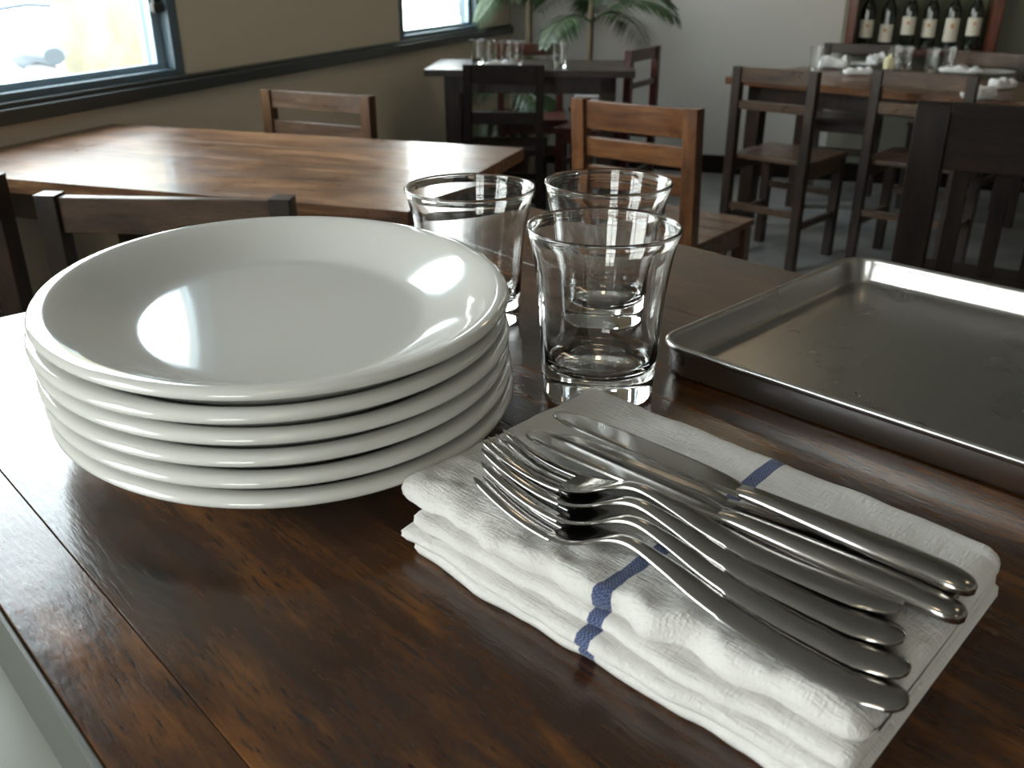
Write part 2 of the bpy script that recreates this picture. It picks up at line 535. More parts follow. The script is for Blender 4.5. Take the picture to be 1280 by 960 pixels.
def tree(loc, h, r, label):
    o = thing('tree', label, 'tree', loc)
    MB().tube([(0, 0, -.1), (.03, .01, h * .3), (-.02, .02, h * .65), (.02, 0, h)], [.14, .11, .09, .05], 10).build('trunk', M_TRUNK, o)
    mb = MB()
    rnd = random.Random(int(h * 100))
    for i in range(900):
        u = rnd.uniform(-1, 1); ph = rnd.uniform(0, 6.283); rr = r * rnd.uniform(.5, 1)
        c = Vector((math.cos(ph) * math.sqrt(1 - u * u), math.sin(ph) * math.sqrt(1 - u * u), u)) * rr + Vector((0, 0, h))
        c.z = max(c.z, .3)
        d = Vector((rnd.uniform(-1, 1), rnd.uniform(-1, 1), rnd.uniform(-1, 1))).normalized() * .13
        e = d.cross(Vector((rnd.uniform(-1, 1), rnd.uniform(-1, 1), rnd.uniform(-1, 1)))).normalized() * .06
        mb.add([c - d, c + e, c + d, c - e], [(0, 1, 2, 3)])
    f = mb.build('foliage', M_HEDGE, o, smooth=False)
    tag(f, kind='stuff')
    return o


tree(ROOM @ Vector((-6.2, 3.0, 0)), 2.1, .75, 'leafy tree outside, behind the motor scooter seen through the left window')
tree(ROOM @ Vector((-6.2, 1.3, 0)), 2.2, .6, 'leafy tree outside at the left margin of the near window')

# motor scooter seen through the window
M_SCB = plain('pale_scooter_paint', (.5, .53, .56), .3)
M_SCD = plain('grey_scooter_seat', (.07, .09, .11), .5)
M_SCR = plain('red_scooter_lamp', (.55, .03, .04), .4)
sc = thing('motor_scooter', 'parked pale scooter with red rear part, outside the left window', 'scooter', ROOM @ Vector((-3.0, -.95, -.10)), ANG + R(150))
for x in (-.55, .55):
    wh = MB()
    Mx = Matrix.Translation((x, 0, .24)) @ Matrix.Rotation(R(90), 4, 'X')
    wh.lathe([(.15, -.04), (.22, -.045), (.24, 0), (.22, .045), (.15, .04)], 24, Mx)
    wo_ = wh.build('wheel', M_RUBBER, sc)
    MB().lathe([(0, -.03), (.15, -.03), (.15, .03), (0, .03)], 20, Mx).build('rim', M_CHROME, wo_)
body = []
for (x, w_, z0, z1) in ((-.75, .05, .55, .68), (-.6, .12, .42, .74), (-.3, .14, .34, .74), (-.05, .12, .28, .52), (.1, .13, .26, .34), (.3, .13, .26, .36), (.42, .16, .34, .85), (.52, .10, .5, .98)):
    body.append([Vector((x, w_ * math.cos(t), (z0 + z1) / 2 + (z1 - z0) / 2 * math.sin(t))) for t in [k * math.pi / 6 for k in range(12)]])
MB().loops(body).build('body', M_SCB, sc)
st = [[Vector((x, w_ * math.cos(t), z + .05 * math.sin(t))) for t in [k * math.pi / 6 for k in range(12)]] for (x, w_, z) in ((-.66, .06, .79), (-.5, .13, .80), (-.1, .12, .76), (.02, .05, .72))]
MB().loops(st).build('seat', M_SCD, sc)
MB().tube([(.5, 0, .9), (.47, 0, 1.02), (.42, .2, 1.05), (.36, .34, 1.04)], .016).tube([(.47, 0, 1.02), (.42, -.2, 1.05), (.36, -.34, 1.04)], .016).build('handlebar', M_SCD, sc)
MB().tube([(.62, 0, .25), (.55, 0, .6), (.5, 0, .95)], .03).build('fork', M_SCD, sc)
MB().box(-.80, -.68, -.09, .09, .42, .62, taper=.02).build('tail_lamp', M_SCR, sc, bevel=.02)

# ------------------------------------------------------------------ tables
ANG1 = math.atan2(-.688, .725)
ANGT = R(-47)


def table(name, label, org, ang, L, D, ztop, th, mat, legmat, rows, splits={}, edge=None, inset=.08, leg=.07):
    """org: far-left corner; table spans local x 0..L, y -D..0"""
    t = thing(name, label, 'table', (org[0], org[1], 0), ang)
    ys = [0] + [-q for q in rows] + [-D]
    g = .00016
    for i, (y1, y0) in enumerate(zip(ys, ys[1:])):
        xs = [0] + splits.get(i, []) + [L]
        for x0, x1 in zip(xs, xs[1:]):
            dz = random.uniform(-.0003, .0001)
            # plank modelled about its own centre so its grain differs
            o = MB().box(x0 - (x0 + x1) / 2 + (g if x0 else 0), x1 - (x0 + x1) / 2 - (g if x1 < L else 0), y0 - (y0 + y1) / 2 + (g if y0 > -D else 0), y1 - (y0 + y1) / 2 - (g if y1 else 0), -th, dz).build('plank', mat, t, bevel=.0004, smooth=True)
            o.location = ((x0 + x1) / 2, (y0 + y1) / 2, ztop)
    box('apron', (inset, L - inset, -inset - .022, -inset, ztop - th - .08, ztop - th), legmat, t)
    box('apron', (inset, L - inset, -D + inset, -D + inset + .022, ztop - th - .08, ztop - th), legmat, t)
    for (x, y) in ((inset, -inset - leg), (L - inset - leg, -inset - leg), (inset, -D + inset), (L - inset - leg, -D + inset)):
        box('leg', (x, x + leg, y, y + leg, 0, ztop - th), legmat, t, bevel=.003)
    return t


table('dining_table', 'dark glossy red-brown plank table in front, holding the plates, glasses and napkin', (.009, 1.067), ANGT, 1.5, .679, .90, .034,
      M_TOP, M_DARK, [.16, .40, .643], inset=.12)
R2 = ANG
ft = [o for o in S.objects if o.name == 'dining_table'][0]
tag(box('edge_reflection_band', (0, 1.5, -.6825, -.6792, .8535, .8985), plain('grey_green_edge_reflection', (.085, .09, .078), .45), ft, bevel=.001), 'grey band coloured as the ledge reflection on the table edge')  # reflection of the pale ledge on the varnished side, put in as colour
o2 = Vector((.03, 2.31)) - 1.25 * Vector((.949, -.316))
table('dining_table', 'brown plank table under the near window, sheen of daylight on its bare top', o2, R2, 1.25, .70, .75, .03,
      M_TOP2, M_DARK, [.175, .35, .525])
table('dining_table', 'small dark table beside the far window, with glasses, palm behind', (-.36, 4.86), R(-4), .95, .55, .75, .03,
      M_DARKX, M_DARK, [.19, .37])
table('dining_table', 'brown table at right below the wine cabinet, laid with glasses and napkins', (1.52, 5.02), R(-45), 1.9, .72, .70, .032,
      M_WARMX, M_DARK, [.18, .36, .54])

# pale ledge butting against the near edge of the front table
ld = thing('ledge', 'pale grey-green painted ledge at the bottom left corner, against the table edge', 'ledge', (.009, 1.067, 0), ANGT)
box('top', (-.25, .95, -1.02, -.6795, .81, .853), M_LEDGE, ld, bevel=.001)
MB().box(-.23, .93, -1.0, -.71, 0, .81).build('cabinet_body', M_LEDGE, ld)


# ------------------------------------------------------------------ chairs
def chair(label, loc, yaw, w=.40, dp=.40, seat=.45, top=.82, post=.036, rails=((.05, .0), ), slats=0, mz=M_BRN, mx=M_BRNX, lean=.0, railT=.02, postd=None, curve=0, group=None, name='dining_chair'):
    """faces local +y, back posts at y = 0; rails: (height of rail, drop of its top below the post top)"""
    c = thing(name, label, 'chair', (loc[0], loc[1], 0), yaw, group)
    pd = postd or post
    for s in (-1, 1):
        x = s * (w / 2 - post / 2)
        zs = [0, seat * .5, seat, seat + (top - seat) * .33, seat + (top - seat) * .66, top - (.02 if curve else 0), top]
        lo = []
        for z in zs:
            f = max(0, (z - seat) / (top - seat))
            yo = -lean * f - curve * math.sin(math.pi * min(1, f) * .5) * f
            pp = pd * (1.0 if not curve else (1.0 + .35 * (1 - abs(2 * f - 1))))
            if curve and z == top: pp *= .6
            lo.append([Vector((x + a * post / 2, yo + b_ * pp / 2, z)) for (a, b_) in ((-1, -1), (1, -1), (1, 1), (-1, 1))])
        MB().loops(lo).build('back_post', mz, c, bevel=.0022)
        MB().box(x - post / 2, x + post / 2, dp - post, dp, 0, seat - .02).build('leg', mz, c, bevel=.0022)
        MB().box(x - .009, x + .009, post / 2, dp - post, .17, .20).build('stretcher', mx, c, bevel=.002)
        MB().box(x - .010, x + .010, post / 2, dp - post, seat - .075, seat - .02).build('seat_rail', mx, c, bevel=.002)
    iw = w / 2 - post
    MB().box(-iw, iw, dp - .03, dp - .01, .26, .29).build('stretcher', mx, c, bevel=.002)
    MB().box(-iw, iw, -.01, .01, .22, .25).build('stretcher', mx, c, bevel=.002)
    # seat boards
    nb = 4
    sw = (dp + .02 - post / 2) / nb
    for i in range(nb):
        y0 = post / 2 + i * sw
        MB().box(-w / 2, w / 2, y0 + .0015, y0 + sw - .0015, seat - .02, seat).build('seat_board', mx, c, bevel=.003)
    MB().box(-iw, iw, dp - .03, dp - .012, seat - .075, seat - .021).build('seat_rail', mx, c, bevel=.002)

    def yo(z):
        f = max(0, (z - seat) / (top - seat))
        return -lean * f - curve * math.sin(math.pi * min(1, f) * .5) * f
    for (h, drop) in rails:
        z1 = top - drop; z0 = z1 - h
        lo = []
        for z in (z0, (z0 + z1) / 2, z1):
            lo.append([Vector((a, yo(z) + b_ * railT / 2, z)) for (a, b_) in ((-iw, -1), (iw, -1), (iw, 1), (-iw, 1))])
        MB().loops(lo).build('back_rail', mx, c, bevel=.002)
    if slats:
        zt = top - rails[0][0] - rails[0][1]
        zb = top - rails[-1][1] if len(rails) > 1 else seat + .06
        for i in range(slats):
            x = -iw + (i + .5) * 2 * iw / slats
            lo = [[Vector((x + a * .016, yo(z) + b_ * .006, z)) for (a, b_) in ((-1, -1), (1, -1), (1, 1), (-1, 1))] for z in (zb, (zt + zb) / 2, zt)]
            MB().loops(lo).build('back_slat', mz, c, bevel=.001)
    return c


chair('brown chair with square post tops behind the plate stack, tucked at the window table', (-.565, 1.47), R(-4), w=.425, post=.036, rails=((.060, .004), (.05, .15)), mz=M_DARK, mx=M_BRNX, dp=.36)
chair('dark chair cut by the left margin, beside the brown chair behind the plates', (-1.125, 1.66), R(-8), w=.42, post=.042, rails=((.06, .006), (.05, .16)), mz=M_DARK, mx=M_DARKX, dp=.34)
chair('reddish brown chair on the far side of the window table, against the wall', (-.60, 2.90), R(180 - 26), w=.41, top=.815, rails=((.055, .0), (.05, .09)), mz=M_BRN, mx=M_BRNX, dp=.36)
chair('brown ladder-back chair standing behind the drinking glasses', (.355, 2.60), R(-38), w=.40, top=.825, post=.042, rails=((.078, .004), (.055, .105), (.055, .185)), mz=M_WARM, mx=M_WARMX, lean=.03, dp=.38)
chair('black chair with a broad top rail in the right foreground, behind the steel tray', (1.065, 1.885), R(-30), w=.46, top=.905, post=.068, postd=.040, rails=((.135, .0), (.05, .36)), slats=4, mz=M_EBONY, mx=M_EBONYX, curve=.03, railT=.038, dp=.42)
chair('lighter brown chair cut by the right margin, nearest the tray', (1.0, 1.20), R(-35), w=.42, top=.84, post=.036, rails=((.06, .0), (.05, .15)), slats=3, mz=M_WARM, mx=M_WARMX, dp=.36)
chair('slim dark chair at the left end of the wine-cabinet table', (1.05, 3.80), R(-43), w=.37, top=.80, post=.038, rails=((.06, .0), (.035, .13)), mz=M_DARK, mx=M_BRNX, dp=.36)
chair('dark chair with mid rail at the wine-cabinet table, half behind the black chair', (1.585, 3.66), R(-40), w=.39, top=.80, post=.038, rails=((.06, .0), (.045, .12)), mz=M_DARK, mx=M_BRNX, dp=.36)
chair('tan-railed chair on the far side of the wine-cabinet table, below the cabinet right edge', (2.42, 4.90), R(135), w=.40, top=.78, rails=((.07, .0),), mz=M_DARK, mx=M_BRNX, dp=.34)
chair('dark red chair at the right margin behind the wine-cabinet table', (2.80, 4.52), R(135), w=.38, top=.78, rails=((.07, .0),), mz=M_DARK, mx=M_RED, dp=.34)
chair('dark chair behind the left end of the wine-cabinet table, under the bottles', (1.86, 5.18), R(150), w=.36, top=.80, rails=((.05, .0),), mz=M_DARK, mx=M_DARKX, dp=.30)
chair('black chair seen from behind at the far window table', (-.035, 3.98), R(-5), w=.34, top=.80, post=.034, rails=((.075, .0), (.05, .19)), mz=M_EBONY, mx=M_EBONYX, dp=.34)
chair('dark red chair at the right end of the far window table', (.63, 4.62), R(62), w=.40, top=.82, rails=((.055, .0), (.025, .15)), mz=M_RED, mx=M_RED, dp=.36)
chair('dark red chair behind the far window table, in front of the palms', (.10, 5.22), R(182), w=.36, top=.80, rails=((.06, .0),), mz=M_RED, mx=M_RED, dp=.34)


# ------------------------------------------------------------------ oval plates
def plate_mesh():
    prof = [(0.0000, .0245), (.0006, .0262), (.0022, .0276), (.0045, .0281), (.0075, .0279), (.011, .0268), (.017, .0242), (.024, .0207), (.031, .0172),
            (.038, .0138), (.045, .0107), (.0495, .0091), (.0525, .0085), (.056, .0082), (.061, .0081), (.080, .0080), (.12, .0080)]
    under = [(.12, .0040), (.060, .0036), (.056, .0010), (.0545, .0), (.0510, .0), (.0485, .0002), (.044, .0012), (.038, .0034), (.031, .0067), (.024, .0102), (.017, .0137), (.012, .0178), (.008, .0202), (.004, .0218), (.0012, .0230)]
    A, B = .1615, .1352
    n = 128

    def ring(d, z):
        return [Vector(((B - d) * math.cos(2 * math.pi * k / n), (A - d) * math.sin(2 * math.pi * k / n), z)) for k in range(n)]
    mb = MB()
    lo = [ring(d, z) for (d, z) in reversed(prof)] + [ring(d, z) for (d, z) in reversed(under)]
    mb.loops(lo)
    return mb


plates_xy = [(-.1516, .5616, 'white oval plate on top of the stack, its well fully visible'),
             (-.1537, .5600, 'white oval plate second from the top of the stack'),
             (-.1517, .5603, 'white oval plate third from the top of the stack'),
             (-.1519, .5598, 'white oval plate third from the bottom of the stack'),
             (-.1500, .5590, 'white oval plate second from the bottom of the stack'),
             (-.1490, .5585, 'white oval plate at the bottom of the stack, resting on the dark table')]
first = None
STEP = .0108
for i, (x, y, lb) in enumerate(plates_xy):
    z = .9003 + (5 - i) * STEP
    x, y = x * .925, y * .922
    if first is None:
        first = plate_mesh().build('dinner_plate', M_WHITE, angle=60)
        p = first
    else:
        p = first.copy(); COL.objects.link(p)
    p.location = (x, y, z)
    p.scale = (1, 1, 1.04)
    p.rotation_euler = (0, 0, .354 + random.uniform(-.02, .02) * (i > 0))
    tag(p, lb, 'plate', 'oval plates in the stack')


# ------------------------------------------------------------------ tumblers
def tumbler_mesh(n=96):
    outer = [(0, .0012), (.020, .0012), (.030, .0002), (.0335, .0), (.0352, .0010), (.0362, .004), (.0366, .012), (.0372, .025), (.0380, .040), (.0389, .056), (.0400, .068),
             (.0414, .080), (.0431, .091), (.0449, .100), (.0466, .1066), (.0472, .1078), (.0473, .1087)]
    inner = [(.0469, .1096), (.0461, .1099), (.0453, .1094), (.0449, .1084), (.0448, .1070), (.0438, .101), (.0417, .091), (.0399, .080), (.0384, .068), (.0372, .056), (.0362, .042), (.0353, .030), (.0341, .0245), (.0310, .0205), (.026, .0185), (.021, .0178),
             (.018, .0166), (.012, .0160), (0, .0158)]
    return MB().lathe(outer + inner, n)


g0 = tumbler_mesh().build('drinking_glass', M_GLASS, angle=60)
tag(g0, 'clear flared tumbler in front, nearest the folded napkin', 'glass', 'tumblers on the front table')
g0.location = (.0560, .5425, .9003)
for (x, y, lb) in ((.0712, .672, 'clear flared tumbler standing behind the front one, nearer the tray'), (-.0316, .679, 'clear flared tumbler partly behind the plate stack')):
    g = g0.copy(); COL.objects.link(g); g.location = (x, y, .9003); g['label'] = lb
    if x < 0: g.scale = (1.04, 1.04, .95)


# ------------------------------------------------------------------ steel tray
def rrect(x0, x1, y0, y1, r, z, n=10):
    out = []
    for (cx, cy, a0) in ((x1 - r, y1 - r, 0), (x0 + r, y1 - r, 90), (x0 + r, y0 + r, 180), (x1 - r, y0 + r, 270)):
        for k in range(n + 1):
            a = R(a0 + 90 * k / n)
            out.append(Vector((cx + r * math.cos(a), cy + r * math.sin(a), z)))
    return out


TL, TW = .44, .292
prof = [(.007, 0), (.0045, .0004), (.003, .003), (.0022, .0175), (.001, .0178), (-.0005, .0192), (-.0005, .0212), (.0008, .0226), (.0025, .0226), (.0038, .0212), (.0042, .0190), (.0072, .0050), (.0085, .0027), (.0115, .0015), (.02, .0012)]
mb = MB()
mb.loops([rrect(d, TL - d, d, TW - d, max(.024 - d, .006), z) for d, z in prof])
tr = mb.build('serving_tray', M_TRAY, angle=50)
tr.location = (.0955, .5755, .9004)
tr.rotation_euler = (0, 0, R(-45.5))
tag(tr, 'rectangular stainless steel tray with raised rim, right of the glasses', 'tray')


# ------------------------------------------------------------------ folded napkin
NO = Vector((-.0585, .363, .9002))
nap = thing('napkin', 'folded white cotton napkin with a thin blue stripe, under the cutlery', 'napkin', NO, ANG1)


def layer(x0, x1, y0, y1, z0, z1, seed, wav, rough_, nx=190, droop=0.0, taperR=0.0, bulge=0.0, bx=.05):
    """one fold of cloth: a flattened loop section swept along x, wrinkled with noise"""
    th = z1 - z0
    nt_ = 84
    lo = []
    for i in range(nx + 1):
        u = i / nx
        # rounded ends
        e = min(u, 1 - u) * (x1 - x0) / (th * .8)
        endk = math.sqrt(max(0, 1 - (1 - min(1, e)) ** 2)) if e < 1 else 1
        endk = max(endk, .04)
        x = x0 + (x1 - x0) * u
        front = y0 + wav * (noise.noise((x * 22, seed, 0)) + .5 * noise.noise((x * 60, seed, 3)))
        back = y1 - taperR * u + wav * .3 * noise.noise((x * 15, seed + 5, 0))
        front += (1 - endk) * th * .8; back -= (1 - endk) * th * .8
        hz = th * endk * .5
        bl = 1 + bulge * math.exp(-((x - bx) / .05) ** 2)
        zc = z0 + th * .5 + droop * u
        ring = []
        W = (back - front) * .5
        cy = (back + front) * .5
        for k in range(nt_):
            t = 2 * math.pi * (k + .5) / nt_
            c, s_ = math.cos(t), math.sin(t)
            # parameter spreads vertices evenly across the wide faces
            if abs(s_) < 1e-6: s_ = 1e-6
            q = (k + .5) / nt_ * 4
            # superellipse-like: long flat top and bottom, round ends of radius hz
            Lf = max(0, W - hz)
            per = 4 * Lf + 2 * math.pi * hz
            d = (k + .5) / nt_ * per
            if d < 2 * Lf:
                yy, zz = cy - Lf + d, hz
            elif d < 2 * Lf + math.pi * hz:
                a = (d - 2 * Lf) / hz
                yy, zz = cy + Lf + hz * math.sin(a), hz * math.cos(a)
            elif d < 4 * Lf + math.pi * hz:
                yy, zz = cy + Lf - (d - 2 * Lf - math.pi * hz), -hz
            else:
                a = (d - 4 * Lf - math.pi * hz) / hz
                yy, zz = cy - Lf - hz * math.sin(a), -hz * math.cos(a)
            p = Vector((x, yy, zc + zz * bl))
            amp = rough_ * (.45 + 1.1 * math.exp(-((yy - front) / .03) ** 2))
            if zz <= -hz * .9: amp *= .15
            n1 = noise.noise((p.x * 30 + p.y * 22, (p.y - p.x * .35) * 75, seed * 3 + p.z * 40)) + .5 * noise.noise((p.x * 90, p.y * 130, seed))
            n2 = noise.noise((p.x * 60, p.y * 60, seed + 11 + p.z * 60))
            p.z += amp * n1 * (1 if zz > 0 else .4)
            p.y -= amp * .8 * n2 * (1 if abs(yy - front) < .012 else 0)
            p.z = max(p.z, .0001)
            ring.append(p)
        lo.append(ring)
    return MB().loops(lo)


layer(.010, .224, .002, .150, .0000, .0072, 1.3, .0040, .0006).build('folded_layer', M_CLOTH, nap, angle=80)
layer(.005, .226, .001, .152, .0064, .0132, 4.7, .0035, .0007).build('folded_layer', M_CLOTH, nap, angle=80)
layer(.008, .224, .006, .151, .0126, .0192, 8.1, .0030, .0007).build('folded_layer', M_CLOTH, nap, angle=80)
layer(-.008, .225, .010, .162, .0180, .0300, 2.9, .0070, .0027, taperR=.010, nx=240).build('folded_layer', M_CLOTH, nap, angle=80)


# ------------------------------------------------------------------ cutlery (local x from handle end to the tip)
def interp(tab, x):
    for (x0, *a), (x1, *b_) in zip(tab, tab[1:]):
        if x <= x1:
            t = (x - x0) / (x1 - x0) if x1 > x0 else 0
            t = t * t * (3 - 2 * t) if False else t
            return [p + (q - p) * t for p, q in zip(a, b_)]
    return list(tab[-1][1:])


def smooth_tab(tab, x):
    # Catmull-Rom through the table columns
    xs = [r[0] for r in tab]
    if x <= xs[0]: return list(tab[0][1:])
    if x >= xs[-1]: return list(tab[-1][1:])
    i = max(k for k in range(len(xs) - 1) if xs[k] <= x)
    out = []
    for c in range(1, len(tab[0])):
        p1, p2 = tab[i][c], tab[i + 1][c]
        h = xs[i + 1] - xs[i]
        m1 = (tab[i + 1][c] - tab[i - 1][c]) / (xs[i + 1] - xs[i - 1]) if i > 0 else (p2 - p1) / h
        m2 = (tab[i + 2][c] - tab[i][c]) / (xs[i + 2] - xs[i]) if i + 2 < len(tab) else (p2 - p1) / h
        t = (x - xs[i]) / h
        out.append((2 * t ** 3 - 3 * t ** 2 + 1) * p1 + (t ** 3 - 2 * t ** 2 + t) * h * m1 + (-2 * t ** 3 + 3 * t ** 2) * p2 + (t ** 3 - t ** 2) * h * m2)
    return out


def sect(x, hw, z, th, crown=0.0, n=16, yo=0.0, dish=0.0):
    out = []
    for k in range(n):
        t = 2 * math.pi * k / n
        c, s_ = math.cos(t), math.sin(t)
        yy = hw * math.copysign(abs(c) ** .75, c)
        zz = th / 2 * math.copysign(abs(s_) ** .6, s_)
        if s_ > 0: zz += crown * (1 - (yy / hw) ** 2) if hw else 0
        zz += dish * (yy / max(hw, 1e-6)) ** 2
        out.append(Vector((x, yo + yy, z + zz)))
    return out


# x, half width, z, thickness, dish
FORK = [(0.000, .0022, .0015, .0020, 0), (.0015, .0058, .0014, .0024, 0), (.005, .0085, .0013, .0027, 0), (.012, .0112, .0013, .0028, 0), (.030, .0112, .0016, .0028, 0), (.055, .0097, .0026, .0028, 0),
        (.080, .0074, .0052, .0029, 0), (.100, .0050, .0090, .0031, 0), (.115, .0035, .0112, .0032, 0), (.124, .0038, .0104, .0030, .0002), (.132, .0062, .0072, .0026, .0008),
        (.139, .0098, .0040, .0023, .0014), (.147, .0117, .0020, .0021, .0016), (.155, .0120, .0014, .0020, .0014)]


def fork_mesh():
    mb = MB()
    lo = []
    N_ = 70
    for i in range(N_ + 1):
        x = .155 * (i / N_) if i > 6 else .0015 * i / 2
        hw, z, th, ds = smooth_tab(FORK, x)
        lo.append(sect(x, hw, z, th, crown=.0004, dish=ds))
    mb.loops(lo)
    # four tines
    for k in range(4):
        y0 = (k - 1.5) * .0063
        lo = []
        for i in range(22):
            u = i / 21
            x = .152 + u * .050
            z = .0014 + .0014 * (y0 / .012) ** 2 + .0095 * (u ** 1.9) - .0006 * math.sin(u * 3.14)
            hw = .00255 * (1 - .22 * u) if u < .9 else .0020 * max(.25, math.sqrt(max(0, 1 - ((u - .9) / .1) ** 2)))
            lo.append(sect(x, hw, z, .0021 * (1 - .25 * u) * (1 if u < .93 else .7), n=10, yo=y0 * (1 - .07 * u)))
        mb.loops(lo)
    return mb


KN = [(0.000, .0020, .0030, .0030), (.0015, .0052, .0032, .0048), (.005, .0078, .0036, .0062), (.012, .0090, .0040, .0070), (.035, .0088, .0042, .0070), (.060, .0076, .0042, .0062), (.080, .0064, .0042, .0056), (.092, .0058, .0042, .0050),
      (.098, .0060, .0042, .0034)]
KB = [(.096, -.0058, .0060), (.102, -.0080, .0066), (.110, -.0104, .0072), (.125, -.0122, .0078), (.150, -.0128, .0080), (.170, -.0126, .0079), (.185, -.0114, .0072), (.193, -.0094, .0058), (.198, -.0062, .0034), (.200, -.0026, .0002)]


def knife_parts(par):
    lo = []
    for i in range(52):
        x = .098 * ((i - 6) / 45) if i > 8 else .0044 * i / 8
        hw, z, th = smooth_tab(KN, x)
        lo.append(sect(x, hw, z, th))
    h = MB().loops(lo).build('handle', M_CHROME, par, angle=60)
    lo = []
    for i in range(60):
        x = .0955 + (.200 - .0955) * i / 59
        ya, yb = smooth_tab(KB, x)
        c = (ya + yb) / 2; hw = max(.0003, (yb - ya) / 2)
        th = .0026 - .0012 * i / 59
        ring = []
        # lens section: thick spine on +y, thin edge on -y
        for (f, g) in ((-1, 0), (-.93, .25), (-.5, .5), (0, .7), (.6, 1), (.92, 1), (1, .5), (1, -.5), (.92, -1), (.6, -1), (0, -.7), (-.5, -.5), (-.93, -.25)):
            ring.append(Vector((x, c + f * hw, .0042 + g * th / 2)))
        lo.append(ring)
    b = MB().loops(lo).build('blade', M_BLADE, par, angle=30)
    return h, b


def place(o, hx, hy, hz, tx, ty, tz, L, roll):
    """handle end at h, tip towards t, all in the napkin frame"""
    NM = Matrix.Translation(NO) @ rotz(ANG1)
    h = Vector((hx, hy, hz)); t = Vector((tx, ty, tz))
    d = (t - h).normalized()
    up = Vector((0, 0, 1))
    yv = up.cross(d).normalized(); zv = d.cross(yv)
    M = Matrix(((d.x, yv.x, zv.x, h.x), (d.y, yv.y, zv.y, h.y), (d.z, yv.z, zv.z, h.z), (0, 0, 0, 1)))
    o.matrix_world = NM @ M @ Matrix.Rotation(R(roll), 4, 'X')


NT = .0300
fm = None
for (hx, hy, tx, ty, dz, tz, roll, lb) in (
        (.230, .029, .042, .0290, .0010, .0010, 5, 'steel table fork nearest the camera, at the front of the cutlery row'),
        (.225, .0425, .046, .0385, .0028, .0030, 6, 'steel table fork second from the front, its tines nested behind the first'),
        (.218, .0555, .048, .0460, .0046, .0048, 7, 'steel table fork third from the front of the cutlery row'),
        (.211, .0700, .052, .0530, .0060, .0060, 8, 'steel table fork fourth from the front, its tines under a knife blade')):
    if fm is None:
        f = fork_mesh().build('fork', M_CHROME, angle=60); fm = f
    else:
        f = fm.copy(); COL.objects.link(f)
    tag(f, lb, 'fork', 'forks on the napkin')
    place(f, hx, hy, NT + dz, tx, ty, NT + tz, .2, roll)
    f.scale.x = .955

kn = None
for (hx, hy, tx, ty, dz, tz, roll, lb) in (
        (.229, .0840, .022, .0610, .0020, .0150, 9, 'steel table knife whose blade lies across the fork tines'),
        (.227, .0980, .034, .0860, .0055, .0150, 9, 'uppermost steel table knife, farthest from the camera'),
        (.222, .0985, .020, .0800, .0000, .0030, 0, 'steel table knife lying beneath the uppermost knife, only its tip showing')):
    if kn is None:
        k_ = thing('table_knife', lb, 'knife', group='knives on the napkin'); knife_parts(k_); kn = k_
    else:
        k_ = dup(kn, (0, 0, 0)); k_['label'] = lb
    place(k_, hx, hy, NT + dz, tx, ty, NT + tz, .2, roll)

# ------------------------------------------------------------------ wine cabinet on the back wall
cb = thing('wine_cabinet', 'red-brown wall cabinet holding six wine bottles at the upper right', 'cabinet', ROOM @ Vector((0, 0, 0)), ANG)
M_CABZ = wood('cabinet_mahogany', [(.05, .010, .005), (.11, .025, .010), (.17, .045, .018)], axis='z', rough=(.25, .4), coat=.3)
M_CABX = wood('cabinet_mahogany_rail', [(.03, .008, .005), (.07, .018, .009), (.12, .035, .015)], axis='x', rough=(.25, .4), coat=.3)
CD = .24
cz0, cz1 = .735, 1.62
box('side_panel', (CAB0, CAB0 + .05, -CD, 0, cz0, cz1), M_CABZ, cb)
box('side_panel', (CAB1 - .05, CAB1, -CD, 0, cz0, cz1), M_CABZ, cb)
box('bottom_panel', (CAB0 + .05, CAB1 - .05, -CD, 0, cz0, cz0 + .035), M_CABX, cb)
box('top_panel', (CAB0 + .05, CAB1 - .05, -CD, 0, cz1 - .035, cz1), M_CABX, cb)
box('shelf', (CAB0 + .05, CAB1 - .05, -CD + .01, -.012, 1.18, 1.20), M_CABX, cb)
box('back_panel', (CAB0 + .05, CAB1 - .05, -.012, 0, cz0 + .035, cz1 - .035), plain('olive_back_panel', (.12, .13, .08), .7), cb)
for xx in (CAB0 + .003, CAB1 - .047):
    box('face_moulding', (xx, xx + .044, -CD - .014, -CD, cz0, cz1), M_CABZ, cb, bevel=.006)

M_LABEL = plain('cream_paper_label', (.62, .58, .48), .7)
M_EMBLEM = plain('orange_label_print', (.50, .20, .08), .7)
bt = thing('wine_bottle', '', 'bottle', group='wine bottles in the cabinet')
MB().lathe([(0, .002), (.025, .002), (.034, 0), (.0375, .004), (.038, .02), (.038, .185), (.036, .20), (.028, .222), (.018, .24), (.0148, .252), (.0142, .285)], 28).build('glass_body', M_BOTTLE, bt)
MB().lathe([(.0150, .246), (.0152, .285), (.0165, .287), (.0165, .298), (.0150, .30), (0, .30)], 24).build('foil_cap', M_FOIL, bt)
mb = MB()


def patch(r, a0, a1, z0, z1, n=14):
    m_ = MB()
    lo = []
    for k in range(n + 1):
        a = R(a0 + (a1 - a0) * k / n)
        lo.append([Vector((math.cos(a) * r_2, math.sin(a) * r_2, z)) for (r_2, z) in ((r, z0), (r, z1), (r - .0006, z1), (r - .0006, z0))])
    return m_.loops(lo)


